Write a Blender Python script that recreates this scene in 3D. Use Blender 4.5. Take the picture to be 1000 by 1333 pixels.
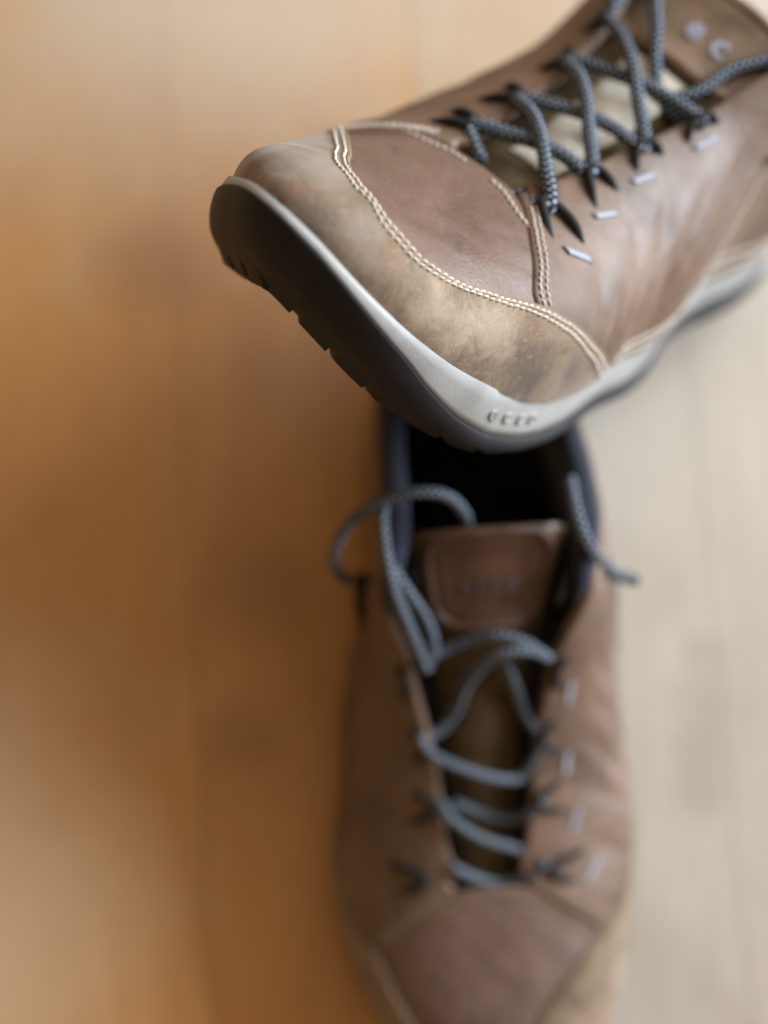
import bpy, math, random
import numpy as np
from mathutils import Matrix, Vector

random.seed(7); rng = np.random.default_rng(7)
scene = bpy.context.scene
for o in list(bpy.data.objects): bpy.data.objects.remove(o)

def rod(r):
    r = np.array(r, float); t = np.linalg.norm(r)+1e-12; k = r/t
    K = np.array([[0,-k[2],k[1]],[k[2],0,-k[0]],[-k[1],k[0],0]])
    return np.eye(3)+np.sin(t)*K+(1-np.cos(t))*K@K

# ------------------------------------------------------------------ camera, world, lamps, exposure
POSE_UP = np.array([-.82599,-.85173,-2.27872, .135798,.111405,-.576670])   # shoe frames seen from the camera
POSE_LO = np.array([-.110427,-.091738,-1.502308, .027459,.065468,-.567313])
R_LO = rod(POSE_LO[:3]); CAM_R = R_LO.T; CAM_T = -R_LO.T@POSE_LO[3:]
M_UP_R = CAM_R@rod(POSE_UP[:3]); M_UP_T = CAM_R@(POSE_UP[3:]-POSE_LO[3:])
def mat4(R, T):
    m = Matrix.Identity(4)
    for i in range(3):
        for j in range(3): m[i][j] = float(R[i][j])
        m[i][3] = float(T[i])
    return m
cam_d = bpy.data.cameras.new("camera"); cam = bpy.data.objects.new("camera", cam_d)
scene.collection.objects.link(cam); scene.camera = cam
cam.matrix_world = mat4(CAM_R, CAM_T)
cam_d.sensor_fit = 'VERTICAL'; cam_d.sensor_height = 36.0; cam_d.lens = 1800/1333*36.0
cam_d.clip_start = .01; cam_d.clip_end = 50
cam_d.dof.use_dof = True; cam_d.dof.focus_distance = .354; cam_d.dof.aperture_fstop = 2.8
cam_d.dof.aperture_blades = 7

w = bpy.data.worlds.new("World"); scene.world = w; w.use_nodes = True
bg = w.node_tree.nodes["Background"]; bg.inputs[0].default_value = (.78,.47,.21,1); bg.inputs[1].default_value = .35

def area(name, loc, target, sx, sy, energy, col):
    d = bpy.data.lights.new(name, 'AREA'); d.shape = 'RECTANGLE'; d.size = sx; d.size_y = sy
    d.energy = energy; d.color = col
    o = bpy.data.objects.new(name, d); scene.collection.objects.link(o)
    o.location = loc
    o.rotation_euler = (Vector(target)-Vector(loc)).to_track_quat('-Z','Y').to_euler()
    return o
area("window_light", (-.45,2.30,1.12), (.08,0,.05), 1.9, 1.5, 155, (.84,.92,1.0))
area("added_sheen_lamp", (-1.15,.55,1.9), (-1.149,.551,0), 1.5, 1.7, 14, (1.0,.95,.88))  # unseen overhead lamp, added to put sheen on the far floor

scene.view_settings.view_transform = 'Standard'; scene.view_settings.look = 'None'
scene.view_settings.exposure = .14; scene.view_settings.gamma = 1
scene.cycles.use_denoising = True
scene.cycles.max_bounces = 6

# ------------------------------------------------------------------ shoe shape (numbers)
#MODEL
LX = .295
def _u(x): return np.arccos(np.clip(1-2*np.asarray(x,float)/LX,-1,1))/np.pi
def pchip(X,Y):
    X=np.array(X,float);Y=np.array(Y,float);h=np.diff(X);d=np.diff(Y)/h
    m=np.zeros(len(X))
    for i in range(1,len(X)-1):
        if d[i-1]*d[i]>0:
            a=2*h[i]+h[i-1];b=h[i]+2*h[i-1];m[i]=(a+b)/(a/d[i-1]+b/d[i])
    m[0]=d[0];m[-1]=d[-1]
    def f(x):
        x=np.asarray(x,float);i=np.clip(np.searchsorted(X,x)-1,0,len(X)-2)
        t=np.clip((x-X[i])/h[i],0,1);t2=t*t;t3=t2*t
        return (2*t3-3*t2+1)*Y[i]+(t3-2*t2+t)*h[i]*m[i]+(-2*t3+3*t2)*Y[i+1]+(t3-t2)*h[i]*m[i+1]
    return f
def tabu(tb):
    f=pchip([_u(x) for x,_ in tb],[y for _,y in tb]); return lambda x:f(_u(x))
def tab(t): return pchip([x for x,_ in t],[y for _,y in t])
WM=tabu([(0,0),(.006,.017),(.03,.031),(.06,.034),(.10,.033),(.13,.035),(.16,.040),(.19,.0445),(.215,.045),(.235,.0425),(.255,.036),(.27,.029),(.282,.0205),(.290,.012),(.295,0)])
WL=tabu([(0,0),(.006,.017),(.03,.031),(.06,.036),(.10,.042),(.13,.045),(.16,.0485),(.19,.0505),(.215,.0495),(.235,.0465),(.255,.0395),(.27,.032),(.282,.022),(.290,.0125),(.295,0)])
YC=tab([(0,0),(.05,0),(.1,.001),(.2,.005),(.25,.0075),(.295,.008)])
ZF=tab([(0,.034),(.05,.031),(.1,.028),(.15,.026),(.2,.026),(.25,.030),(.28,.034),(.295,.037)])
ZB=tab([(0,.008),(.02,.002),(.05,0),(.17,.0005),(.2,.0030),(.23,.0035),(.26,.0048),(.295,.0125)])
ZT=tabu([(0,.098),(.015,.095),(.03,.096),(.05,.104),(.07,.116),(.09,.128),(.105,.130),(.12,.116),(.132,.103),(.14,.0975),(.16,.0865),(.18,.0785),(.195,.0745),(.21,.072),(.23,.067),(.25,.062),(.27,.0565),(.282,.051),(.290,.045),(.295,.038)])
YT=tabu([(0,0),(.006,.013),(.02,.026),(.05,.034),(.08,.034),(.105,.030),(.13,.0195),(.16,.0150),(.185,.0130),(.195,.011),(.202,.0085),(.206,0),(.295,0)])
PW=.86
BU=tab([(0,0),(.02,.05),(.06,.09),(.15,.10),(.2,.07),(.235,.015),(.25,0),(.295,0)])
def S(x,a,opening=True):
    """upper surface; x along the foot, a = +1 medial feather .. 0 top edge or ridge .. -1 lateral feather"""
    x=np.asarray(x,float);a=np.asarray(a,float)+0*x;x=x+0*a
    side=np.where(a>=0,1.,-1.);f=1-np.abs(a)
    wd=np.where(side>0,WM(x),WL(x));yt=np.minimum(YT(x) if opening else 0*x,wd*.92)
    ct=np.clip(yt/np.maximum(wd,1e-6),0,.92)**(1/PW);pt=np.arccos(ct);ph=f*pt
    y=wd*(np.cos(ph).clip(0,1)**PW+BU(x)*np.sin(2*ph)*(1-f*f))
    zf=ZF(x);z=zf+(ZT(x)-zf)*(np.sin(ph)/np.sin(pt)).clip(0,1)**PW
    return np.stack([x,YC(x)+side*y,z],-1)
def warp(Pt,spring,short=None):
    if short is None: short=.006 if spring<1.5 else 0.
    P=np.array(Pt,float);x=P[...,0].copy()
    zf=ZF(x);P[...,2]=np.where(P[...,2]<zf,zf+(P[...,2]-zf)*.95,P[...,2])
    y=P[...,1]-YC(x);med=y>0
    P[...,1]+=np.where(med,y/.045*.0047*np.exp(-((x-.20)/.035)**2),0)
    P[...,1]+=np.where(med,y/.04*.010*np.exp(-((x-.135)/.03)**2),0)
    t=np.clip((x-.19)/.105,0,2);P[...,2]+=spring*.02*t**2
    t2=np.clip((x-.235)/.06,0,1);P[...,0]-=.0048*t2**2+short*np.clip(t,0,1)**2;P[...,1]-=(.007 if short>0 else 0.)*np.clip(t,0,1)**1.5
    P[...,1]*=1.0365;P[...,2]*=.889
    return P
#ENDMODEL
exec_model_only = False

def bumps(P):
    """small unevenness of soft, worn leather"""
    x,y,z=P[...,0],P[...,1],P[...,2]
    return (.00025*np.sin(95*x+60*z+1)*np.sin(120*y+40*x)+.00018*np.sin(210*x-130*y+2)*np.sin(170*z+90*x)
            +.00010*np.sin(420*x+300*y)*np.sin(380*z-200*y))
def creases(x,a):
    c=0
    for xc,sl,am,wd,lo,hi in ((.196,.010,.0010,.0022,.3,.8),(.160,.0,.0008,.0018,.3,.9),(.178,.012,.0011,.0022,.25,.95),(.166,.02,.0012,.0026,.2,.9),(.152,.026,.0010,.0024,.25,.95),(.187,.008,.0008,.0018,.45,1.),(.139,.03,.0009,.0026,.2,.9)):
        aa=np.abs(a);g=np.clip((aa-lo)/.15,0,1)*np.clip((hi-aa)/.15,0,1)
        c=c-am*g*np.exp(-((x-xc-sl*(aa-.5)*2)/wd)**2)
    return c

class Shoe:
    def __init__(s, spring, mirror): s.k=spring; s.m=mirror
    def pos(s,x,a,op=True): return warp(S(x,a,op),s.k)
    def nrm(s,x,a,op=True):
        x=np.clip(np.asarray(x,float),.0006,LX-.0008);a=np.asarray(a,float)
        e=2e-4;sd=np.where(a>=0,1,-1)
        if op: aa=np.clip(np.abs(a),.012,.985)*sd
        else: aa=np.clip(a,-.985,.985)
        dx=s.pos(x+e,aa,op)-s.pos(x-e,aa,op)
        da=s.pos(x,aa+.01,op)-s.pos(x,aa-.01,op)
        n=np.cross(da,dx);L=np.linalg.norm(n,axis=-1,keepdims=True);n=n/np.maximum(L,1e-12)
        c=s.pos(x,aa,op)-warp(np.stack([x*.96,YC(x)+0*aa,ZF(x)+.004+0*aa],-1),s.k)
        return n*np.sign((n*c).sum(-1,keepdims=True)+1e-15)
    def surf(s,x,a,off,op=True):
        P=s.pos(x,a,op)
        return P+s.nrm(x,a,op)*(off+bumps(P))[...,None]
    def fin(s,P):
        P=np.array(P,float)
        if s.m: P[...,1]*=-1
        return P

# ------------------------------------------------------------------ mesh helpers
def link(name, me, parent, mat=None, smooth=True):
    o=bpy.data.objects.new(name,me); scene.collection.objects.link(o)
    if parent is not None: o.parent=parent
    if mat: me.materials.append(mat)
    if smooth: me.polygons.foreach_set('use_smooth',[True]*len(me.polygons))
    me.update(); return o
def mesh(name, V, F, parent, mat, smooth=True, flip=False):
    me=bpy.data.meshes.new(name)
    if flip: F=[tuple(reversed(f)) for f in F]
    me.from_pydata([tuple(map(float,v)) for v in V],[],F); me.validate()
    return link(name,me,parent,mat,smooth)
def grid_faces(n,m,wrap_n=False,wrap_m=False,base=0):
    F=[]
    for i in range(n if wrap_n else n-1):
        for j in range(m if wrap_m else m-1):
            a,b=i,(i+1)%n;c,d=j,(j+1)%m
            F.append((base+a*m+c,base+a*m+d,base+b*m+d,base+b*m+c))
    return F
def grid(name,G,parent,mat,wrap_n=False,wrap_m=False,flip=False,smooth=True):
    n,m=G.shape[:2]
    return mesh(name,G.reshape(-1,3),grid_faces(n,m,wrap_n,wrap_m),parent,mat,smooth,flip)
def resample(P,step=None,n=None):
    P=np.array(P,float);d=np.r_[0,np.cumsum(np.linalg.norm(np.diff(P[:,:3],axis=0),axis=1))]
    if n is None: n=max(2,int(round(d[-1]/step))+1)
    t=np.linspace(0,d[-1],n)
    return np.stack([np.interp(t,d,P[:,i]) for i in range(P.shape[1])],1),d[-1]
def spline(P,n=14):
    """Catmull-Rom through the points"""
    P=np.array(P,float);Q=np.vstack([2*P[0]-P[1],P,2*P[-1]-P[-2]]);out=[]
    for i in range(1,len(Q)-2):
        p0,p1,p2,p3=Q[i-1:i+3]
        for t in np.linspace(0,1,n,endpoint=False):
            out.append(.5*((2*p1)+(-p0+p2)*t+(2*p0-5*p1+4*p2-p3)*t*t+(-p0+3*p1-3*p2+p3)*t**3))
    out.append(P[-1]);return np.array(out)
def frames(P):
    T=np.gradient(P,axis=0);T/=np.linalg.norm(T,axis=1)[:,None]+1e-12
    N=np.zeros_like(P);n=np.cross(T[0],[.3,.5,.8]);n/=np.linalg.norm(n)
    for i in range(len(P)):
        n=n-T[i]*(n@T[i]);n/=np.linalg.norm(n)+1e-12;N[i]=n
    return T,N,np.cross(T,N)
def tube(P,r,k=8,flat=1.0,caps=True):
    """returns verts, faces; r scalar or per-point"""
    P=np.array(P,float);T,N,B=frames(P);r=np.broadcast_to(r,(len(P),))
    th=np.linspace(0,2*np.pi,k,endpoint=False)
    V=P[:,None]+r[:,None,None]*(np.cos(th)[None,:,None]*N[:,None]+flat*np.sin(th)[None,:,None]*B[:,None])
    F=grid_faces(len(P),k,False,True)
    V=V.reshape(-1,3)
    if caps:
        n=len(V);V=np.vstack([V,P[0]-T[0]*r[0]*.5,P[-1]+T[-1]*r[-1]*.5])
        F+=[(n,(j+1)%k,j) for j in range(k)]+[(n+1,(len(P)-1)*k+j,(len(P)-1)*k+(j+1)%k) for j in range(k)]
    return V,F
def lace_mesh(name,path,parent,mat,r=.0019,mirror=False):
    P,L=resample(spline(path,24),.00045)
    P=np.array(P)
    if mirror: P[:,1]*=-1
    T,N,B=frames(P);k=10;th=np.linspace(0,2*np.pi,k,endpoint=False);s=np.arange(len(P))*.00045
    # braided cord: plaited strands stand proud of the core
    ph=2*np.pi*s/.0046
    R=r*(1+.10*np.cos(ph[:,None]*1+2*th[None])*np.cos(ph[:,None]*1-2*th[None]))
    V=P[:,None]+R[...,None]*(np.cos(th)[None,:,None]*N[:,None]+np.sin(th)[None,:,None]*B[:,None])
    V=V.reshape(-1,3);F=grid_faces(len(P),k,False,True)
    n=len(V);V=np.vstack([V,P[0],P[-1]])
    F+=[(n,(j+1)%k,j) for j in range(k)]+[(n+1,(len(P)-1)*k+j,(len(P)-1)*k+(j+1)%k) for j in range(k)]
    o=mesh(name,V,F,parent,mat)
    uv=o.data.uv_layers.new(name='plait')
    ii=np.array([l.vertex_index for l in o.data.loops]);st=np.array([p.loop_start for p in o.data.polygons])
    U=np.zeros((len(ii),2));vi=np.minimum(ii,len(P)*k-1);U[:,0]=s[vi//k]/.0046;U[:,1]=(vi%k)/k
    # keep the seam of the last quad continuous
    for p in o.data.polygons:
        ls=list(p.loop_indices);vs=U[ls,1]
        if vs.max()-vs.min()>.5:
            for l in ls:
                if U[l,1]<.3: U[l,1]+=1
    uv.data.foreach_set('uv',U.ravel().astype(np.float32))
    return o

# ------------------------------------------------------------------ materials
def nodes(name):
    m=bpy.data.materials.new(name);m.use_nodes=True;nt=m.node_tree
    return m,nt,nt.nodes['Principled BSDF']
class N:
    def __init__(s,nt): s.nt=nt
    def n(s,t,**kw):
        o=s.nt.nodes.new(t)
        for k,v in kw.items():
            if k in o.inputs.keys() if hasattr(o.inputs,'keys') else False: o.inputs[k].default_value=v
            else: setattr(o,k,v)
        return o
    def l(s,a,b): s.nt.links.new(a,b)
    def co(s,sc=(1,1,1),kind='Object'):
        t=s.nt.nodes.new('ShaderNodeTexCoord');mp=s.nt.nodes.new('ShaderNodeMapping');mp.inputs['Scale'].default_value=sc
        s.l(t.outputs[kind],mp.inputs[0]);return mp.outputs[0]
    def noise(s,v,scale,detail=4,rough=.55,dist=0):
        o=s.nt.nodes.new('ShaderNodeTexNoise');o.inputs['Scale'].default_value=scale;o.inputs['Detail'].default_value=detail
        o.inputs['Roughness'].default_value=rough;o.inputs['Distortion'].default_value=dist;s.l(v,o.inputs['Vector']);return o.outputs[0]
    def ramp(s,f,stops):
        o=s.nt.nodes.new('ShaderNodeValToRGB');e=o.color_ramp.elements
        while len(e)<len(stops): e.new(.5)
        for q,(p,c) in zip(e,stops):
            q.position=p;q.color=(*c,1) if len(c)==3 else c
        s.l(f,o.inputs[0]);return o.outputs[0]
    def mix(s,f,a,b,mode='MIX'):
        o=s.nt.nodes.new('ShaderNodeMix');o.data_type='RGBA';o.blend_type=mode
        for sock,v in ((o.inputs[0],f),(o.inputs[6],a),(o.inputs[7],b)):
            if hasattr(v,'links'): s.l(v,sock)
            elif isinstance(v,(int,float)): sock.default_value=v
            else: sock.default_value=(*v,1)
        return o.outputs[2]
    def math(s,op,a,b=0):
        o=s.nt.nodes.new('ShaderNodeMath');o.operation=op
        for i,v in enumerate((a,b)):
            if hasattr(v,'links'): s.l(v,o.inputs[i])
            else: o.inputs[i].default_value=v
        return o.outputs[0]
    def bump(s,h,st,dist,prev=None):
        o=s.nt.nodes.new('ShaderNodeBump');o.inputs['Strength'].default_value=st;o.inputs['Distance'].default_value=dist
        s.l(h,o.inputs['Height'])
        if prev is not None: s.l(prev,o.inputs['Normal'])
        return o.outputs[0]

SPOTS=[((0.2812, -0.0079, 0.0676), 0.014, 'tip'), ((0.2790, 0.0005, 0.0690), 0.009, 'dark'), ((0.2700, 0.0120, 0.0700), 0.007, 'dark'), ((0.2893, 0.0079, 0.0701), 0.008, 'tip'), ((0.2884, 0.0144, 0.0691), 0.007, 'dark'), ((0.2848, 0.0184, 0.0691), 0.005, 'dark'), ((0.2266, 0.0544, 0.0389), 0.01, 'dark'), ((0.2081, 0.0571, 0.0347), 0.006, 'dark'), ((0.2722, 0.0023, 0.0707), 0.014, 'grey'), ((0.2791, 0.0239, 0.0679), 0.01, 'grey'), ((0.2422, 0.0475, 0.0491), 0.014, 'pale'), ((0.2545, 0.044, 0.0499), 0.01, 'pale'), ((0.2625, 0.0395, 0.0552), 0.008, 'pale')]
def leather(name,c0,c1,c2,rough=.5,spec=.5,grain=900,nub=False,coarse=26):
    m,nt,b=nodes(name);q=N(nt);v=q.co()
    big=q.noise(v,coarse,6,.6,.6);mid=q.noise(v,110,5,.6,.3)
    col=q.ramp(big,[(.30,c0),(.50,c1),(.70,c2)])
    col=q.mix(.35,col,q.ramp(mid,[(.3,tuple(.72*c for c in c1)),(.7,tuple(1.22*c for c in c1))]))
    fine=q.noise(v,1500 if nub else 800,3,.7)
    col=q.mix(.55 if nub else .18,col,q.ramp(fine,[(.3,(.25,.25,.25)),(.7,(1,1,1))]),'MULTIPLY')
    if nub:
        stn=q.noise(v,34,5,.62,1.2)
        col=q.mix(q.math('MULTIPLY',q.ramp(stn,[(.54,(0,0,0)),(.66,(1,1,1))]),.8),col,(.075,.055,.042))
        org=q.noise(q.co((1.3,1,1.7)),27,4,.6,.8)
        col=q.mix(q.math('MULTIPLY',q.ramp(org,[(.56,(0,0,0)),(.70,(1,1,1))]),.6),col,(.21,.105,.04))
    else:
        stn=q.noise(v,30,5,.62,1.0)
        col=q.mix(q.math('MULTIPLY',q.ramp(stn,[(.55,(0,0,0)),(.68,(1,1,1))]),.6),col,tuple(.5*c for c in c0))
    if nub:      # worn places of this toe guard: darkened tip, grey rub marks, pale bare nap
        for c_,r_,k_ in SPOTS:
            ds=nt.nodes.new('ShaderNodeVectorMath');ds.operation='DISTANCE';q.l(v,ds.inputs[0]);ds.inputs[1].default_value=c_
            e_=q.math('ADD',q.math('DIVIDE',ds.outputs['Value'],r_),q.math('MULTIPLY',q.math('SUBTRACT',q.noise(v,95,5,.65,.5),.5),2.2))
            f_=q.ramp(e_,[(.25,(1,1,1)),(.95,(0,0,0))])
            cc={'tip':(.115,.058,.026),'dark':(.085,.066,.050),'grey':(.22,.18,.14),'pale':(.43,.35,.26)}[k_]
            col=q.mix(q.math('MULTIPLY',f_,.85 if k_!='pale' else .55),col,cc)
    # scuffs: thin light scratches
    sc=q.noise(q.co((30,260,120)),6,3,.5,1.5)
    col=q.mix(q.math('MULTIPLY',q.ramp(sc,[(.62,(0,0,0)),(.70,(1,1,1))]),.28),col,tuple(min(1,1.5*c) for c in c2))
    q.l(col,b.inputs['Base Color'])
    r=q.math('MULTIPLY_ADD',mid,.25);nt.nodes[-1].inputs[2].default_value=rough-.12;q.l(r,b.inputs['Roughness'])
    b.inputs['Specular IOR Level'].default_value=spec
    vo=nt.nodes.new('ShaderNodeTexVoronoi');vo.inputs['Scale'].default_value=grain;q.l(v,vo.inputs['Vector'])
    n1=q.bump(vo.outputs[0],.22 if not nub else .12,.0003)
    wr=q.noise(q.co((170,110,110)),1,5,.6,.8)
    n2=q.bump(wr,.20,.0012,n1)
    n3=q.bump(fine,.25 if nub else .10,.0003,n2)
    q.l(n3,b.inputs['Normal'])
    if nub: b.inputs['Sheen Weight'].default_value=.25;b.inputs['Sheen Roughness'].default_value=.5
    return m
M={}
M['vamp']=leather('worn_brown_leather',(.085,.050,.036),(.148,.093,.070),(.215,.143,.112),.46,.5)
M['quarter']=leather('brown_quarter_leather',(.080,.046,.029),(.145,.090,.061),(.222,.150,.112),.46,.5,coarse=20)
M['guard']=leather('sanded_tan_nubuck',(.065,.045,.032),(.235,.165,.108),(.39,.30,.215),.75,.25,1400,True,62)
M['panel']=leather('collar_panel_leather',(.14,.095,.06),(.19,.13,.085),(.24,.17,.11),.55,.4)
def plain(name,c,rough=.5,spec=.5,var=.25,sc=60,bump=0,bsc=900,sheen=0,metal=0):
    m,nt,b=nodes(name);q=N(nt);v=q.co()
    f=q.noise(v,sc,5,.6,.4)
    q.l(q.ramp(f,[(.3,tuple(x*(1-var) for x in c)),(.7,tuple(min(1,x*(1+var)) for x in c))]),b.inputs['Base Color'])
    b.inputs['Roughness'].default_value=rough;b.inputs['Specular IOR Level'].default_value=spec
    b.inputs['Sheen Weight'].default_value=sheen;b.inputs['Metallic'].default_value=metal
    if bump: q.l(q.bump(q.noise(v,bsc,3,.6),bump,.0004),b.inputs['Normal'])
    return m
M['midsole']=plain('grey_midsole_foam',(.335,.35,.35),.55,.4,.22,38,.2,1200)
M['outsole']=plain('black_rubber',(.0070,.0080,.0120),.58,.30,.35,60,.25,700)
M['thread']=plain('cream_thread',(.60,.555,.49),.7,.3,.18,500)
M['shadethread']=plain('shaded_thread',(.22,.155,.10),.8,.2,.2,500)  # thread of the flat shoe, dimmed in colour for the grazing light
M['welt']=plain('dark_brown_welt',(.075,.038,.020),.6,.4,.3,120)
M['edge']=plain('raw_leather_edge',(.24,.17,.115),.8,.2,.3,160,.3,900)
M['navy']=plain('navy_lining_fabric',(.012,.017,.034),.85,.2,.35,200,.5,1500,.3)
M['lining']=plain('lightened_navy_lining',(.045,.055,.085),.85,.2,.35,120,.5,1500,.3)  # lining navy lifted in colour, since little light gets inside
M['dark']=plain('black_lining',(.026,.028,.036),.9,.2,.3,150,.3,1200)
M['loop']=plain('black_webbing',(.014,.015,.018),.75,.3,.4,600,.6,2200)
M['tab']=plain('reflective_tape',(.30,.32,.40),.45,.5,.08,200,0)
M['tabdim']=plain('dark_lettering',(.10,.08,.09),.5,.5,.3,200,0)  # darker lettering for the shoe on the floor
M['cream']=plain('cream_mesh_fabric',(.56,.52,.44),.85,.2,.10,300,.6,1800)
M['olive']=plain('olive_tongue_fabric',(.085,.060,.030),.85,.2,.3,120,.6,1600)
M['trim']=leather('tan_trim_leather',(.15,.095,.06),(.21,.14,.092),(.27,.19,.13),.55,.4)
M['patch']=leather('dark_tongue_leather',(.05,.025,.016),(.085,.042,.027),(.13,.07,.045),.45,.5)
M['subfloor']=plain('dark_subfloor',(.03,.02,.012),.9,.1)
def lace_mat():
    m,nt,b=nodes('black_blue_cord');q=N(nt)
    uv=nt.nodes.new('ShaderNodeUVMap');uv.uv_map='plait';sp=nt.nodes.new('ShaderNodeSeparateXYZ');q.l(uv.outputs[0],sp.inputs[0])
    a=q.math('SINE',q.math('MULTIPLY',sp.outputs[0],2*math.pi*2));c=q.math('SINE',q.math('MULTIPLY',sp.outputs[1],2*math.pi*4))
    d=q.math('MULTIPLY',a,c)
    f=q.ramp(d,[(.32,(0,0,0)),(.50,(1,1,1))])
    fuzz=q.noise(q.co(),2600,2)
    col=q.mix(f,(.006,.008,.013),q.ramp(fuzz,[(.3,(.22,.29,.38)),(.7,(.46,.55,.67))]))
    q.l(col,b.inputs['Base Color']);b.inputs['Roughness'].default_value=.7;b.inputs['Specular IOR Level'].default_value=.3
    q.l(q.bump(fuzz,.4,.0003),b.inputs['Normal'])
    return m
M['lace']=lace_mat()
def floor_mat(name,c0,c1,c2,seed):
    m,nt,b=nodes(name);q=N(nt)
    t=nt.nodes.new('ShaderNodeTexCoord');mp=nt.nodes.new('ShaderNodeMapping');mp.inputs['Location'].default_value=(seed*1.7,seed*.9,seed)
    q.l(t.outputs['Object'],mp.inputs[0])
    st=nt.nodes.new('ShaderNodeMapping');st.inputs['Scale'].default_value=(3,11,4);q.l(mp.outputs[0],st.inputs[0])
    g=q.noise(st.outputs[0],2.6,8,.62,1.6)
    st2=nt.nodes.new('ShaderNodeMapping');st2.inputs['Scale'].default_value=(7,190,7);q.l(mp.outputs[0],st2.inputs[0])
    fib=q.noise(st2.outputs[0],3,5,.6,.4)
    col=q.ramp(g,[(.28,c0),(.5,c1),(.72,c2)])
    col=q.mix(.14,col,q.ramp(fib,[(.35,(.35,.3,.25)),(.65,(1,1,1))]),'MULTIPLY')
    big=q.noise(mp.outputs[0],7,3,.5,.8)
    col=q.mix(.25,col,q.ramp(big,[(.3,(.62,.47,.33)),(.6,(1,1,1))]),'MULTIPLY')
    # window sheen painted in as large pale soft-edged patches; small dark knots and smears
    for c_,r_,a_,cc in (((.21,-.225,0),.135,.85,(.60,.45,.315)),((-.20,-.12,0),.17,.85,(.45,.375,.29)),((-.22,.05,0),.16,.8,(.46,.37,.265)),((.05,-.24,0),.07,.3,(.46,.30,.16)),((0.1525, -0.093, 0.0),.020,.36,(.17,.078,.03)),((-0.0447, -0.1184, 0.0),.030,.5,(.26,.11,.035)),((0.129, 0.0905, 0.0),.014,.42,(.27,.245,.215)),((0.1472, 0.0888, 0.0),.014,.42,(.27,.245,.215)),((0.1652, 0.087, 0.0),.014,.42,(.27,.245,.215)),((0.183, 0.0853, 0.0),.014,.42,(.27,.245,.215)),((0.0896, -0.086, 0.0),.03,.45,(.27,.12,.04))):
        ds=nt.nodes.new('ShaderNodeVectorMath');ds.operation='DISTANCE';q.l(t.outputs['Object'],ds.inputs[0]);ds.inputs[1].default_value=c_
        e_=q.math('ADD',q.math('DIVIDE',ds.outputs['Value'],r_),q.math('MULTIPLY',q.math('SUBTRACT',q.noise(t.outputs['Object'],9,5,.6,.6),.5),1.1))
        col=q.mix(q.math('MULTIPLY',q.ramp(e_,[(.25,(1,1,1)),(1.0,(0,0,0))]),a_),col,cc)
    # knots
    vo=nt.nodes.new('ShaderNodeTexVoronoi');vo.inputs['Scale'].default_value=1;k=nt.nodes.new('ShaderNodeMapping');k.inputs['Scale'].default_value=(4.2,9,1)
    q.l(mp.outputs[0],k.inputs[0]);q.l(k.outputs[0],vo.inputs['Vector'])
    col=q.mix(q.ramp(vo.outputs[0],[(.01,(.4,.4,.4)),(.05,(0,0,0))]),col,tuple(.35*c for c in c0))
    q.l(col,b.inputs['Base Color'])
    b.inputs['Roughness'].default_value=.5
    b.inputs['Coat Weight'].default_value=1;b.inputs['Coat Roughness'].default_value=.27;b.inputs['Coat IOR'].default_value=1.75
    q.l(q.bump(fib,.15,.0006),b.inputs['Normal'])
    return m

# ------------------------------------------------------------------ floor: oak boards
def thing(name,label,cat,kind=None,group=None,mat=None):
    o=bpy.data.objects.new(name,None);scene.collection.objects.link(o);o.empty_display_size=.05
    if label:o['label']=label
    if cat:o['category']=cat
    if kind:o['kind']=kind
    if group:o['group']=group
    return o
fl=mesh('floor',[(-1.6,-1.6,-.022),(1.6,-1.6,-.022),(1.6,1.6,-.022),(-1.6,1.6,-.022)],[(0,1,2,3)],None,M['subfloor'],False)
fl['kind']='structure';fl['label']='varnished wooden floor of broad honey-coloured boards';fl['category']='floor'
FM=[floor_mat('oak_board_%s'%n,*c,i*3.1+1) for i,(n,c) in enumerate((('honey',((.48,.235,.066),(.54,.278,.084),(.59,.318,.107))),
    ('amber',((.465,.225,.062),(.52,.265,.079),(.57,.306,.100))),('pale',((.43,.395,.34),(.48,.445,.385),(.53,.495,.435))),('light',((.40,.25,.13),(.46,.30,.165),(.51,.35,.21)))))]  # pale boards have the window sheen put into their colour
BW=.104
Y0=-.1110   # one joint runs left of the lying shoe
def board(x0,x1,y0,y1,mat):
    b,h=.00004,.0
    z1=0.0;V=[]
    for x in (x0,x0+b,x1-b,x1):
        for y in (y0,y0+b,y1-b,y1):
            inn=(x in (x0+b,x1-b)) and (y in (y0+b,y1-b))
            V.append((x,y,z1 if inn else z1-.00003))
    F=grid_faces(4,4);n=16
    V+=[(x0,y0,-.018),(x0,y1,-.018),(x1,y1,-.018),(x1,y0,-.018)]
    F+=[(0,1,2,3,17,16),(12,19,18,15,14,13),(0,16,19,12,8,4),(3,7,11,15,18,17)]
    mesh('floor_board',V,F,fl,mat,False)
for i in range(-13,14):
    y0=Y0+i*BW;cut=-1.3+((i*.618)%1)*1.1
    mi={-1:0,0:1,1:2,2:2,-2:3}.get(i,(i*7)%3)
    joints={1:[-.62,-.015,1.0],2:[-.55,-.16,.9],-2:[-.3,.6],-1:[-.75,.98],0:[-.42,.6]}.get(i)
    xs=[-1.5]
    if joints: xs+=joints
    else:
        while cut<1.5:
            if cut-xs[-1]>.3: xs.append(cut)
            cut+=1.17
    xs.append(1.5)
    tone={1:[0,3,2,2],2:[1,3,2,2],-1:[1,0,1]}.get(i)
    for j,(a,b_) in enumerate(zip(xs,xs[1:])): board(a+.00015,b_-.00015,y0+.00015,y0+BW-.00015,FM[tone[j] if tone else mi])

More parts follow.
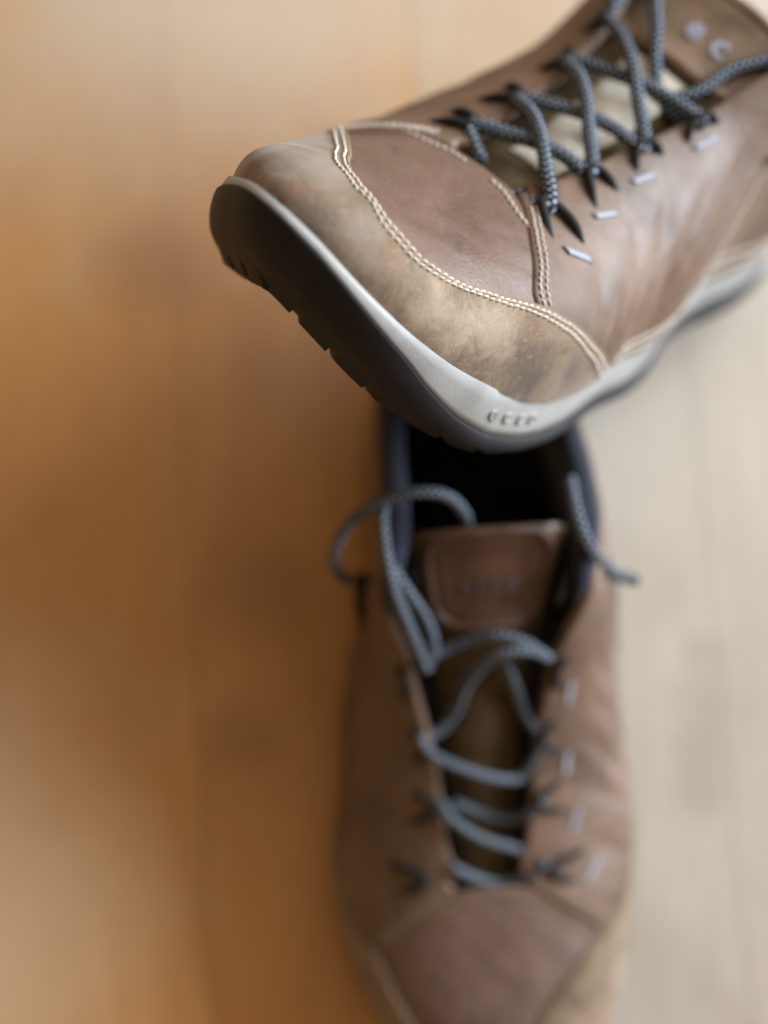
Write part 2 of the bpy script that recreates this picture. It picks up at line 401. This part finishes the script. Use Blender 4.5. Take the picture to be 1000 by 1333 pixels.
# ------------------------------------------------------------------ shoe builder
SEAM=[(.177,1.0),(.187,.90),(.1989,.775),(.2138,.633),(.2265,.567),(.240,.545),(.252,.53),(.261,.487),(.2665,.40),(.270,.25),(.2685,.08),(.2635,-.06),(.256,-.15),(.248,-.217),(.237,-.33),(.2250,-.455),(.215,-.58),(.200,-.73),(.185,-.90),(.178,-1.0)]
QF=pchip([0,.2,.36,.467,.608,.717,.775,.85,.93,1.0],[.192,.214,.2235,.2252,.2202,.2152,.2117,.2075,.203,.200])
def edge_profile(L):
    """inset fractions and thickness multipliers for a leather panel of size L"""
    ins=np.r_[0,0,.0003,.0008,.0016]/L
    return ins,np.r_[-.5,.25,.72,.93,1.0]

def build_shoe(root,sh,upper):
    flip=sh.m
    def G(name,P,mat,parent=root,**kw): return grid(name,sh.fin(P),parent,mat,flip=flip^kw.pop('flip',False),**kw)
    # ---- upper panels -------------------------------------------------
    T0=np.array([( _u(x),a) for x,a in SEAM])
    seam3=sh.pos(np.array([x for x,_ in SEAM]),np.array([a for _,a in SEAM]),False)
    d=np.r_[0,np.cumsum(np.linalg.norm(np.diff(seam3,axis=0),axis=1))];d/=d[-1]
    nt_=170;t=np.linspace(0,1,nt_)
    su=pchip(d,T0[:,0])(t);sa=pchip(d,T0[:,1])(t)
    ui=_u(.177);ul=_u(.178);half=.5
    fx=np.where(t<half,ui+(.992-ui)*np.sin(np.pi/2*(t/half).clip(0,1)),ul+(.992-ul)*np.sin(np.pi/2*((1-t)/half).clip(0,1)))
    fa=np.where(t<half,1.,-1.)
    def guard_at(tt,s):   # tt index array (float in 0..1), s 0 seam..1 feather
        uu=np.interp(tt,t,su);aa=np.interp(tt,t,sa);uf=np.interp(tt,t,fx)
        af=np.clip((half-tt)/.012,-1,1)
        return (1-np.cos(np.pi*(uu*(1-s)+uf*s)))/2*LX, aa*(1-s)+af*s
    ins,mul=edge_profile(.05)
    ss=np.r_[ins,np.linspace(.06,1,34)];mm=np.r_[mul,np.ones(34)]
    TT,SS=np.meshgrid(t,ss,indexing='ij');X,A=guard_at(TT,SS)
    guard=G('toe_guard',sh.surf(X,A,.0024*mm[None]+0*X,False),M['guard'])
    # vamp under it
    def xv(a): return np.interp(np.abs(a),[0,.10,.18,.25,.32,.42,.56,.8,1],[.2052,.2056,.2080,.2085,.2100,.2150,.2180,.2050,.186])
    al=np.linspace(-1,1,120);mults=np.r_[mul,np.ones(30)]
    # seam x as function of a (outer envelope), plus an underlap
    so=np.argsort(sa);xs_seam=np.interp(al,sa[so],((1-np.cos(np.pi*su))/2*LX)[so])
    vs=np.r_[ins,np.linspace(.06,1,30)]
    AV,VS=np.meshgrid(al,vs,indexing='ij');x0=xv(al);x1=np.minimum(xs_seam+.010,.2885)
    XV=x0[:,None]+(np.maximum(x1,x0+.004)-x0)[:,None]*VS
    vamp=G('vamp',sh.surf(XV,AV,.0011*mults[None]+0*XV,False),M['vamp'],flip=True)
    quarters=[]
    for sd in (1,-1):
        fr=np.r_[0,np.linspace(.02,.965,44),.985,.995,1.0,1.0];fm=np.r_[np.ones(46),.9,.6,-.5]
        xi,xm=edge_profile(.2)
        sfrac=np.r_[xi,np.linspace(.014,1,110)**1.0];sm=np.r_[xm,np.ones(110)]
        FR,SF=np.meshgrid(fr,sfrac,indexing='ij')
        xf=QF(FR);xb=.0004
        uq=_u(xf)*(1-SF)+_u(xb)*SF
        XQ=(1-np.cos(np.pi*uq))/2*LX
        AQ=sd*np.maximum(1-FR,1e-4)
        off=.0022*np.minimum(fm[:,None],sm[None])+creases(XQ,AQ)
        q=G('quarter',sh.surf(XQ,AQ,off,True),M['quarter'],flip=(sd<0))
        quarters.append(q)
    # ---- raw cut edge of the toe guard and binding of throat ------------
    def curve_tube(name,x,a,off,r,mat,parent,op=False,k=7):
        P=sh.fin(sh.surf(np.array(x),np.array(a),np.array(off)+0*np.array(x),op));P,_=resample(P,.0012)
        V,F=tube(P,r,k);return mesh(name,V,F,parent,mat,True)
    gx,ga=guard_at(t,0*t+.004);curve_tube('cut_edge',gx,ga,.0016,.00075,M['edge' if upper else 'guard'],guard)
    wx=LX*(1-np.cos(np.pi*np.linspace(_u(.03),.985,160)))/2
    for sd in (1,-1): curve_tube('welt',wx,sd*(.985+0*wx),.0012,.0010,M['welt'],root)
    # ---- stitching ------------------------------------------------------
    SV,SF_=[],[]
    def stitch(x,a,off,op,pitch=.0023,ln=.0019,r=.00042,skew=.18):
        P=sh.surf(x,a,off+0*x,op);Nn=sh.nrm(x,a,op)
        P2,L=resample(np.c_[P,Nn],pitch)
        P,Nn=P2[:,:3],P2[:,3:]
        T=np.gradient(P,axis=0);T/=np.linalg.norm(T,axis=1)[:,None]+1e-9
        B=np.cross(Nn,T)
        for i in range(len(P)):
            sk=skew+rng.normal()*.07;dv=T[i]+B[i]*sk;l=ln*(1+.08*rng.normal())
            c=P[i]+B[i]*rng.normal()*.00006
            q=np.array([c+dv*l*e+Nn[i]*h for e,h in ((-.55,-.0003),(-.3,.00022),(0,.0004),(.3,.00022),(.55,-.0003))])
            V,F=tube(q,np.array([.55,1,1.08,1,.55])*r,5,caps=False)
            b=sum(len(v) for v in SV);SV.append(V);SF_.extend([tuple(b+k for k in f) for f in F])
    for s in (.034,.082):
        tt=np.linspace(.012,.985,400);L=.05
        # constant inset
        x0,a0=guard_at(tt,0*tt);x1,a1=guard_at(tt,0*tt+.1)
        dd=np.linalg.norm(sh.pos(x1,a1,False)-sh.pos(x0,a0,False),axis=1)
        s_=.1*(s*.05)/np.maximum(dd,.0012);s_=np.minimum(s_,.9)
        x,a=guard_at(tt,s_);stitch(x,a,.0024,False)
    for sd in (1,-1):
        f=np.linspace(.44,.80,80)
        for inset in (.0022,.0046): stitch(QF(f)-inset,sd*(1-f),.0022,True,.0021,.0017,.00036)
        xs=np.linspace(.172,.03,160)
        for fo in (.035,.085): stitch(xs,sd*(1-fo)+0*xs,.0022,True,.0024,.0019,.0004)
        a=sd*np.linspace(.05,.34,60);stitch(xv(a)+.0042,a,.0011,False,.0024,.0019,.0004)
        f=np.linspace(.25,.93,60);stitch(.128-.03*np.sin(np.pi*(f-.25)/1.2),sd*(1-f),.0026,True,.0023,.0018,.0004)
    V=sh.fin(np.vstack(SV));st=mesh('stitching',V,SF_,root,M['thread' if upper else 'shadethread'],True,flip);st['kind']='stuff'
    # ---- sole -----------------------------------------------------------
    nn=420;uu=np.linspace(0,1,nn);xr=LX*(1-np.cos(np.pi*uu))/2
    ra=np.c_[xr,YC(xr)+WM(xr)];rb=np.c_[xr,YC(xr)-WL(xr)][::-1][1:-1];rg=np.vstack([ra,rb])
    tg=np.roll(rg,-1,0)-np.roll(rg,1,0);tg/=np.linalg.norm(tg,axis=1)[:,None];rn=np.c_[-tg[:,1],tg[:,0]]
    sidev=np.r_[np.ones(nn),-np.ones(nn-2)]
    X=rg[:,0];zf=ZF(X);zb=ZB(X)
    hb=np.interp(X,[0,.05,.10,.14,.166,.196,.214,.234,.247,.259,.267,.277,.286,.293,.295],[.62,.5,.38,.30,.31,.32,.35,.38,.47,.62,.74,.82,.88,.91,.92])
    zj=zb+(zf-zb)*hb     # joint between grey midsole and black outsole
    arc=np.r_[0,np.cumsum(np.linalg.norm(np.diff(np.vstack([rg,rg[:1]]),axis=0),axis=1))][:-1]
    ins_=np.interp(X,[0,.19,.215,.24,.295],[.004,.0046,.0040,.0020,.001])
    lipz=np.interp(X,[0,.2,.25,.28,.295],[1,.9,.55,.4,.35])
    def ring(ex,z):
        ex=np.broadcast_to(ex,X.shape)-ins_; return np.c_[rg+rn*np.broadcast_to(ex,X.shape)[:,None],np.broadcast_to(z,X.shape)]
    toe=np.clip((X-.235)/.05,0,1);bulge=.0012*np.sin(arc*55)+.0
    mid=np.stack([ring(-.004,zf+.0005),ring(.0015,zf+.0026*lipz),ring(.0022,zf+.0034*lipz),ring(.0038,zf+.0028*lipz),ring(.0047,zf+.0010),ring(.0053,zf*.75+zj*.25),
                  ring(.0056,zf*.5+zj*.5),ring(.0058,zf*.2+zj*.8),ring(.0058,zj),ring(.0048,zj-.0004),ring(-.003,zj-.0006)],1)
    midsole=G('midsole',warp(mid,sh.k),M['midsole'],wrap_n=True,flip=True)
    notch=np.clip((1.9-np.abs(((arc*1000)%13.5)-6.75))/.7,0,1)*np.where(X>.02,1,.0)
    nz=.0032*notch
    exb=.0058+.0006
    h=np.maximum(zj-zb,.003)
    out=np.stack([ring(.0035,zj+.0002),ring(exb-.0002,zj-.0002),ring(exb+.0004,zj-.0010),ring(exb+.0010-.001*toe,zj-.35*h),ring(exb+.0006-.003*toe,zj-.65*h),
                  ring(exb-.0010-.006*toe,zb+.15*h+.0004),ring(exb-.0016-.009*toe-.002*notch,zb+nz*.6),ring(-.001-.008*toe-.003*notch,zb+nz),ring(-.006-.006*toe,zb+.0030),
                  ring(-.010-.004*toe,zb+.0030)],1)
    def rounder(R,k=4):     # smooth the section between the rows
        n_=R.shape[1];Q=np.concatenate([2*R[:,:1]-R[:,1:2],R,2*R[:,-1:]-R[:,-2:-1]],1);o_=[]
        for i in range(1,n_):
            p0,p1,p2,p3=Q[:,i-1],Q[:,i],Q[:,i+1],Q[:,i+2]
            for t_ in np.linspace(0,1,k,endpoint=False):
                o_.append(.5*((2*p1)+(-p0+p2)*t_+(2*p0-5*p1+4*p2-p3)*t_*t_+(-p0+3*p1-3*p2+p3)*t_**3))
        o_.append(R[:,-1]);return np.stack(o_,1)
    out=np.concatenate([out[:,:1],rounder(out[:,1:7]),out[:,7:]],1)
    # close the underside towards the foot axis
    inner=out[:,-1].copy();ax=inner.copy();ax[:,1]=YC(X);half_=(inner+ax)/2
    out=np.concatenate([out,half_[:,None],ax[:,None]],1)
    outsole=G('outsole',warp(out,sh.k),M['outsole'],wrap_n=True,flip=True)
    # tread blocks under the sole, one mesh shape repeated
    lug=None
    for x in np.arange(.03,.232,.0165):
        for v in (-.62,-.21,.21,.62):
            w_=(WM if v>0 else WL)(np.array([x]))[0];c=warp(np.array([x,float(YC(x))+v*w_,float(ZB(x))+.0014]),sh.k);c=sh.fin(c)
            if lug is None:
                Vl=[(sx*.0062*e,sy*.0075*e,z) for z,e in ((-.0018,.82),(.0016,1.)) for sx,sy in ((-1,-1),(1,-1),(1,1),(-1,1))]
                o=mesh('tread_block',Vl,[(3,2,1,0),(4,5,6,7),(0,1,5,4),(1,2,6,5),(2,3,7,6),(3,0,4,7)],outsole,M['outsole'],False);lug=o
            else:
                o=lug.copy();scene.collection.objects.link(o);o.parent=outsole
            sl=warp(np.array([[x-.004,0,float(ZB(x-.004))],[x+.004,0,float(ZB(x+.004))]]),sh.k);ang=math.atan2(sl[1,2]-sl[0,2],sl[1,0]-sl[0,0])
            o.location=tuple(c);o.rotation_euler=(0,-ang,0)
    # raised lettering on the midsole
    def letters(word,x0,x1,hfrac,size,base,mat,place,depth):
        for i,ch in enumerate(word):
            cu=bpy.data.curves.new('letter',type='FONT');cu.body=ch;cu.size=1;cu.extrude=.06;cu.offset=.02;cu.align_x='CENTER';cu.resolution_u=3
            ob=bpy.data.objects.new('letter_tmp',cu);scene.collection.objects.link(ob)
            dg=bpy.context.evaluated_depsgraph_get();me=bpy.data.meshes.new_from_object(ob.evaluated_get(dg));bpy.data.objects.remove(ob)
            co=np.zeros(len(me.vertices)*3);me.vertices.foreach_get('co',co);co=co.reshape(-1,3)
            xx=x0+(x1-x0)*(i+.5)/len(word)
            me.vertices.foreach_set('co',place(xx,co*size,depth).astype(np.float32).ravel())
            o=link('logo_letter',me,base,mat,False)
    def place_mid(xx,co,depth):
        x=xx-co[:,0];w_=WM(x)+.0056-np.interp(x,[0,.19,.215,.24,.295],[.004,.0046,.0040,.0020,.001]);zfv=ZF(x);zbv=ZB(x)
        z=zbv+(zfv-zbv)*.66+(co[:,1]-.0014)
        P=np.stack([x,YC(x)+w_+co[:,2]*.8+.0002,z],1)
        return sh.fin(warp(P,sh.k))
    letters('ecco',.2385,.2125,.6,.0080,midsole,M['midsole'],place_mid,0)
    # ---- inside -----------------------------------------------------------
    xc=LX*(1-np.cos(np.pi*np.linspace(0,_u(.112),60)))/2
    xcol=np.r_[xc[::-1],xc[1:]];scol=np.r_[np.ones(60),-np.ones(59)]
    edge=sh.pos(xcol,scol*1e-4,True)
    ctr=warp(np.stack([xcol*.9+.006,YC(xcol),0*xcol+.05],1),sh.k)
    inn=ctr-edge;inn[:,2]=0;inn/=np.linalg.norm(inn,axis=1)[:,None]+1e-9
    up=np.array([0,0,1.])
    rows=[]
    tp_=np.interp(xcol,[.088,.112],[1,.12])[:,None]
    for i_,u_ in ((-.0005,-.004),(-.0012,.0006),(-.0002,.0034),(.0028,.0048),(.0058,.0036),(.0074,.0002),(.0072,-.006)):
        rows.append(edge+inn*i_*(.3+.7*tp_)+up*u_*tp_)
    collar=G('collar_rim',np.stack(rows,1),M['navy'],flip=False)
    rows=[edge+inn*.0072+up*(-.004)]
    bx=np.c_[.012+xcol*.95,YC(xcol)+scol*(np.where(scol>0,WM(xcol),WL(xcol))-.006).clip(0),0*xcol+.042]
    bot=warp(bx,sh.k)
    for f in (.25,.5,.75,1): rows.append(rows[0]*(1-f)+bot*f)
    G('collar_lining',np.stack(rows,1),M['lining'])
    xi_=np.linspace(.004,.2,50);vi=np.linspace(-1,1,9);XI,VI=np.meshgrid(xi_,vi,indexing='ij')
    G('insole',warp(np.stack([XI,YC(XI)+VI*(np.where(VI>0,WM(XI),WL(XI))-.003).clip(0),.036+0*XI],-1),sh.k),M['dark'])
    # ---- tongue -----------------------------------------------------------
    def tongue_pt(x,v,dz=0):
        zt=np.interp(x,[.06,.075,.09,.105,.12,.14,.16,.18,.2,.214],[.150,.144,.136,.125,.1125,.0965,.0855,.0765,.0705,.0665])
        hw=np.interp(x,[.06,.08,.105,.13,.16,.2,.214],[.026,.026,.0195,.013,.0115,.011,.011] if not upper else [.030,.031,.031,.027,.022,.018,.016])
        return warp(np.stack([x,YC(x)+v*hw,zt-.002-.007*v**2+dz-(0 if upper else np.clip((x-.118)/.02,0,1)*.0035)],-1),sh.k)
    x_top=.101 if upper else .087;x_low=.128 if upper else .118
    xt=np.linspace(x_top,.213,60);vt=np.linspace(-1,1,21)
    XT,VT=np.meshgrid(xt,vt,indexing='ij')
    top=tongue_pt(XT,VT);bt=tongue_pt(XT,VT,-.005)
    shell=np.concatenate([bt[:1]*.5+top[:1]*.5,top],0)
    tongue=G('tongue',np.concatenate([bt[::-1][-6:],shell],0),M['olive'])
    x_=np.linspace(x_top-.0005,x_low,26);v_=np.linspace(-.9,.9,25);XP,VP=np.meshgrid(x_,v_,indexing='ij')
    ed=np.minimum(np.minimum((XP-x_top+.0005)/.003,(x_low-XP)/.003),np.minimum((VP+.9)/.1,(.9-VP)/.1)).clip(0,1)
    pil=np.exp(-np.maximum(np.abs(XP-(x_top+x_low)/2-.001)/(.0085 if upper else .0105),np.abs(VP)/.62)**8)
    G('tongue_patch',tongue_pt(XP,VP,.0005+.0020*np.sqrt(ed)-.0016*pil*ed),M['panel' if upper else 'patch'],parent=tongue)
    th_=np.linspace(0,2*np.pi,90);sq=lambda c,p:np.sign(c)*np.abs(c)**p
    xm_=(x_top+x_low)/2;xh_=(x_low-x_top)/2-.0012
    rim=[(xm_+xh_*sq(math.cos(q),.42),(.84-.16*(math.cos(q)>0)*math.cos(q)**2)*sq(math.sin(q),.42)) for q in th_]
    rp,_=resample(sh.fin(tongue_pt(np.array([q[0] for q in rim]),np.array([q[1] for q in rim]),.0016)),.0012)
    Vr,Fr=tube(rp,.0021 if upper else .0017,8);mesh('tongue_trim',Vr,Fr,tongue,M['trim' if upper else 'patch'])
    sg=1 if upper else -1      # the word reads the same way round on both shoes
    def place_ton(xx,co,depth):
        xc_=(x_top+x_low)/2+.0015
        hw_=.027 if upper else .024
        v=(xx+sg*0)+sg*co[:,0]/hw_
        P=tongue_pt(xc_-co[:,1]+.0024+0*v,v,.0010+co[:,2]*.5+.0006)
        return sh.fin(P)
    if upper: letters('ecco',-.13,1.03,0,.0098,tongue,M['tab'],place_ton,0)
    else: letters('ecco',.46,-.46,0,.0080,tongue,M['tabdim'],place_ton,0)
    if upper:
        xa,xb=.1295,.184
        x_=np.linspace(xa,xb,40);v_=np.linspace(-.34,.40,14);XP,VP=np.meshgrid(x_,v_,indexing='ij')
        ed=np.minimum(np.minimum((XP-xa)/.002,(xb-XP)/.002),np.minimum((VP+.34)/.12,(.40-VP)/.12)).clip(0,1)
        G('tongue_pad',tongue_pt(XP,VP,.0003+.0014*np.sqrt(ed)+.0004*np.sin(XP*900)),M['cream'],parent=tongue)
    x_=np.linspace(.095,.206,50);v_=np.linspace(-1,1,9);XP,VP=np.meshgrid(x_,v_,indexing='ij')
    G('gusset',warp(np.stack([XP,YC(XP)+VP*(YT(XP)+.009),np.minimum(ZT(XP),.108)-.017+0*VP],-1),sh.k),M['dark'])
    # ---- lace loops and reflective tabs -------------------------------------
    rows=[.1964-.0216*i for i in range(5)]
    near=[.1985,.1785,.158,.1385,.116] if upper else rows;far=[.1941,.1721,.1485,.1285,.110] if upper else rows
    apex={}
    for i in range(5):
        for sd in (1,-1):
            x=(near if sd>0 else far)[i]
            fa=[.31,.155,.095,.075,.07][i];ap=[.13,.02,.012,.01,.01][i]
            xx=x+(.003 if i==0 and not(upper and sd<0) else 0)
            if i==0 and upper and sd<0: ap=.035;fa=.20
            N0=sh.nrm(np.array([xx]),np.array([sd*.06]),True)[0]
            A_=sh.surf(np.array([xx]),np.array([sd*ap]),np.array([.0030]),True)[0]
            apex[(i,sd)]=A_
            if i>3: continue
            foot=[sh.surf(np.array([xx+dx]),np.array([sd*(fa+df)]),np.array([.0006]),True)[0] for dx,df in ((.0062,.03),(-.0052,-.0))]
            mids=[sh.surf(np.array([xx+dx]),np.array([sd*(ap*.45+fa*.55)]),np.array([.0034]),True)[0] for dx in (.0042,-.0038)]
            sh2=[sh.surf(np.array([xx+dx]),np.array([sd*(ap*.85+fa*.15)]),np.array([.0040]),True)[0] for dx in (.0022,-.0022)]
            P=spline([foot[0],mids[0],sh2[0],A_+N0*.0012,sh2[1],mids[1],foot[1]],8)
            rr=np.interp(np.linspace(0,1,len(P)),[0,.12,.5,.88,1],[.0010,.00115,.00125,.00115,.0010])
            V,F=tube(sh.fin(P),rr,7,1.25);mesh('lace_loop',V,F,root,M['loop'])
            if i<4 and sd==(1 if upper else -1):
                ta=[.405,.215,.155,.13][i];tx=[.2015,.1832,.1633,.1391][i]
                g=np.linspace(-1,1,7);h_=np.array([-1,-1,-.8,.8,1,1]);o_=np.array([.0016,.0027,.0031,.0031,.0027,.0016])
                GX,GH=np.meshgrid(g,h_,indexing='ij')
                dA=.0011/.06*[1,.75,.7,.7][i]
                Pt=sh.surf(tx+GX*.0038-.0006*GH,sd*(ta+GH*dA*1.0+GX*[-.03,-.012,-.004,0][i]),o_[None]+0*GX,i>0)
                G('reflective_tab',Pt,M['tab'],flip=(sd<0))
    return dict(apex=apex,tongue_pt=tongue_pt,tongue=tongue,quarters=quarters,letters=letters,G=G)

SH_UP=Shoe(1.93,False);SH_LO=Shoe(1.15,True)
up=thing('hiking_shoe','brown leather hiking shoe propped up on its heel, toe raised, black outsole showing','shoe')
up.matrix_world=mat4(M_UP_R,M_UP_T)
lo=thing('hiking_shoe','brown leather hiking shoe standing flat on the floor with loosened laces','shoe')
U=build_shoe(up,SH_UP,True)
L=build_shoe(lo,SH_LO,False)

# ---- laces of the raised shoe: two cords criss-crossing over the tongue --------
ap=U['apex'];tp=U['tongue_pt']
Nz=lambda d:np.array([0,0,d])
def over(a,b,h):   # a gently bowed span from loop a to loop b
    m=(a+b)/2;return [a,a*.75+b*.25+Nz(h*.7),m+Nz(h),a*.25+b*.75+Nz(h*.7),b]
def string(first,lift):
    sd=first;pts=[]
    p=ap[(0,sd)];pass
    seq=[ap[(i,sd*(-1)**i)] for i in range(5)]
    for i in range(4):
        sp=over(seq[i],seq[i+1],lift[i]);
        if i: sp=sp[1:]
        pts+=sp
        # the cord turns through the loop
        nx=seq[i+1];out=np.array([0,np.sign(nx[1]-YC(nx[0]))*.0012,-.0006]);pts[-1]=nx+out
    return pts
sA=string(1,[.0050,.0022,.0050,.0022]);sB=string(-1,[.0022,.0050,.0022,.0050])
cutn=1+4*3
sA=sA[:cutn];sB=sB[:cutn]
sA=[ap[(0,1)]*.72+ap[(0,-1)]*.28+np.array([.004,0,-.0035])]+[ap[(0,1)]+np.array([.0008,.0010,0])]+sA[1:]
sB=[ap[(0,-1)]*.72+ap[(0,1)]*.28+np.array([.004,0,-.0035])]+[ap[(0,-1)]+np.array([.0008,-.0010,0])]+sB[1:]
tq=lambda L:[tp(np.array([x]),np.array([v]),d)[0] for x,v,d in L]
# string ends: B (now on the near side) slips under and rises by the tongue, A leaves over the far collar edge
endA=[ap[(3,-1)]+np.array([-.002,-.0015,.0015]),ap[(3,-1)]+np.array([-.012,-.002,.010]),ap[(3,-1)]+np.array([-.024,.001,.020])]
endB=[ap[(3,1)]+np.array([-.001,-.003,-.004])]+tq([(.136,.28,-.0005),(.132,.02,.0030),(.126,-.22,.0055),(.118,-.5,.006),(.109,-.7,.006),(.098,-.85,.009)])
lace_mesh('shoelace',sA+endA,up,M['lace'],.00205);lace_mesh('shoelace',sB+endB,up,M['lace'],.00205)
lace_mesh('shoelace',tq([(.1385,.20,-.001),(.1365,.36,.0020),(.131,.5,.0045),(.1215,.56,.006),(.111,.75,.007),(.099,.92,.009),(.088,.9,.012)]),up,M['lace'],.00205)
# ---- loosened laces of the shoe on the floor ------------------------------------
LOOSE=[
 [(0.1967, -0.018, 0.069), (0.2004, -0.0123, 0.0666), (0.2045, -0.0015, 0.0612), (0.202, 0.0089, 0.0654), (0.1973, 0.0147, 0.0689)],
 [(0.1738, -0.0206, 0.0747), (0.1808, -0.0166, 0.0746), (0.1879, -0.007, 0.0717), (0.1921, 0.0036, 0.0678), (0.1955, 0.0101, 0.0642), (0.1975, 0.0133, 0.0669)],
 [(0.1514, -0.0266, 0.0838), (0.1578, -0.0227, 0.0828), (0.1631, -0.0131, 0.0816), (0.1671, -0.0028, 0.0781), (0.1685, 0.0065, 0.0736), (0.1638, 0.0114, 0.0754), (0.1561, 0.0155, 0.0816)],
 [(0.1526, -0.0258, 0.0802), (0.1505, -0.0193, 0.0782), (0.1439, -0.0133, 0.0816), (0.1347, -0.0091, 0.0917), (0.1287, -0.003, 0.1004), (0.1262, 0.0037, 0.1039), (0.1262, 0.0108, 0.1029), (0.1285, 0.0171, 0.0986)],
 [(0.1271, 0.0028, 0.0939), (0.1349, 0.0059, 0.0896), (0.1441, 0.0091, 0.0815), (0.1534, 0.0137, 0.0808)],
 [(0.1272, -0.0246, 0.0969), (0.1237, -0.0162, 0.0965), (0.1213, -0.0082, 0.0999), (0.1206, 0.001, 0.1046), (0.1236, 0.0097, 0.1036), (0.129, 0.0177, 0.0981)],
 [(0.1762, 0.0142, 0.0739), (0.1803, 0.0101, 0.0707), (0.183, 0.0035, 0.065), (0.1804, -0.0058, 0.0637), (0.1753, -0.0159, 0.0692)],
 [(0.0766, -0.0335, 0.118), (0.0843, -0.0346, 0.131), (0.0938, -0.0341, 0.13), (0.1043, -0.0324, 0.126), (0.1148, -0.0288, 0.117), (0.1231, -0.0254, 0.107), (0.1298, -0.0229, 0.1)],
 [(0.0978, -0.0326, 0.126), (0.106, -0.0276, 0.122), (0.1137, -0.0227, 0.113), (0.121, -0.0206, 0.107), (0.1284, -0.0225, 0.1)],
 [(0.0989, -0.0471, 0.098), (0.0956, -0.0503, 0.104), (0.0897, -0.0502, 0.112), (0.0823, -0.0446, 0.12), (0.0771, -0.0341, 0.127), (0.0756, -0.0228, 0.13), (0.077, -0.0139, 0.127), (0.0815, -0.0084, 0.118), (0.0865, -0.0069, 0.105)],
 [(0.0731, 0.0262, 0.118), (0.0848, 0.0262, 0.126), (0.0935, 0.0289, 0.124), (0.0995, 0.0347, 0.112), (0.1028, 0.0409, 0.103), (0.1043, 0.046, 0.098)]]
for k_,path in enumerate(LOOSE):
    o_=lace_mesh('shoelace',path,lo,M['lace'],.0021 if k_==len(LOOSE)-1 else .0018)
    if k_==len(LOOSE)-1:
        p_=np.array(path);d_=p_[-1]-p_[-2];d_/=np.linalg.norm(d_)
        V_,F_=tube(np.array([p_[-1]+d_*e for e in (-.002,.0,.002,.0035,.004)]),[.0021,.0020,.0019,.0018,.0012],10)
        mesh('aglet',V_,F_,o_,M['loop'])
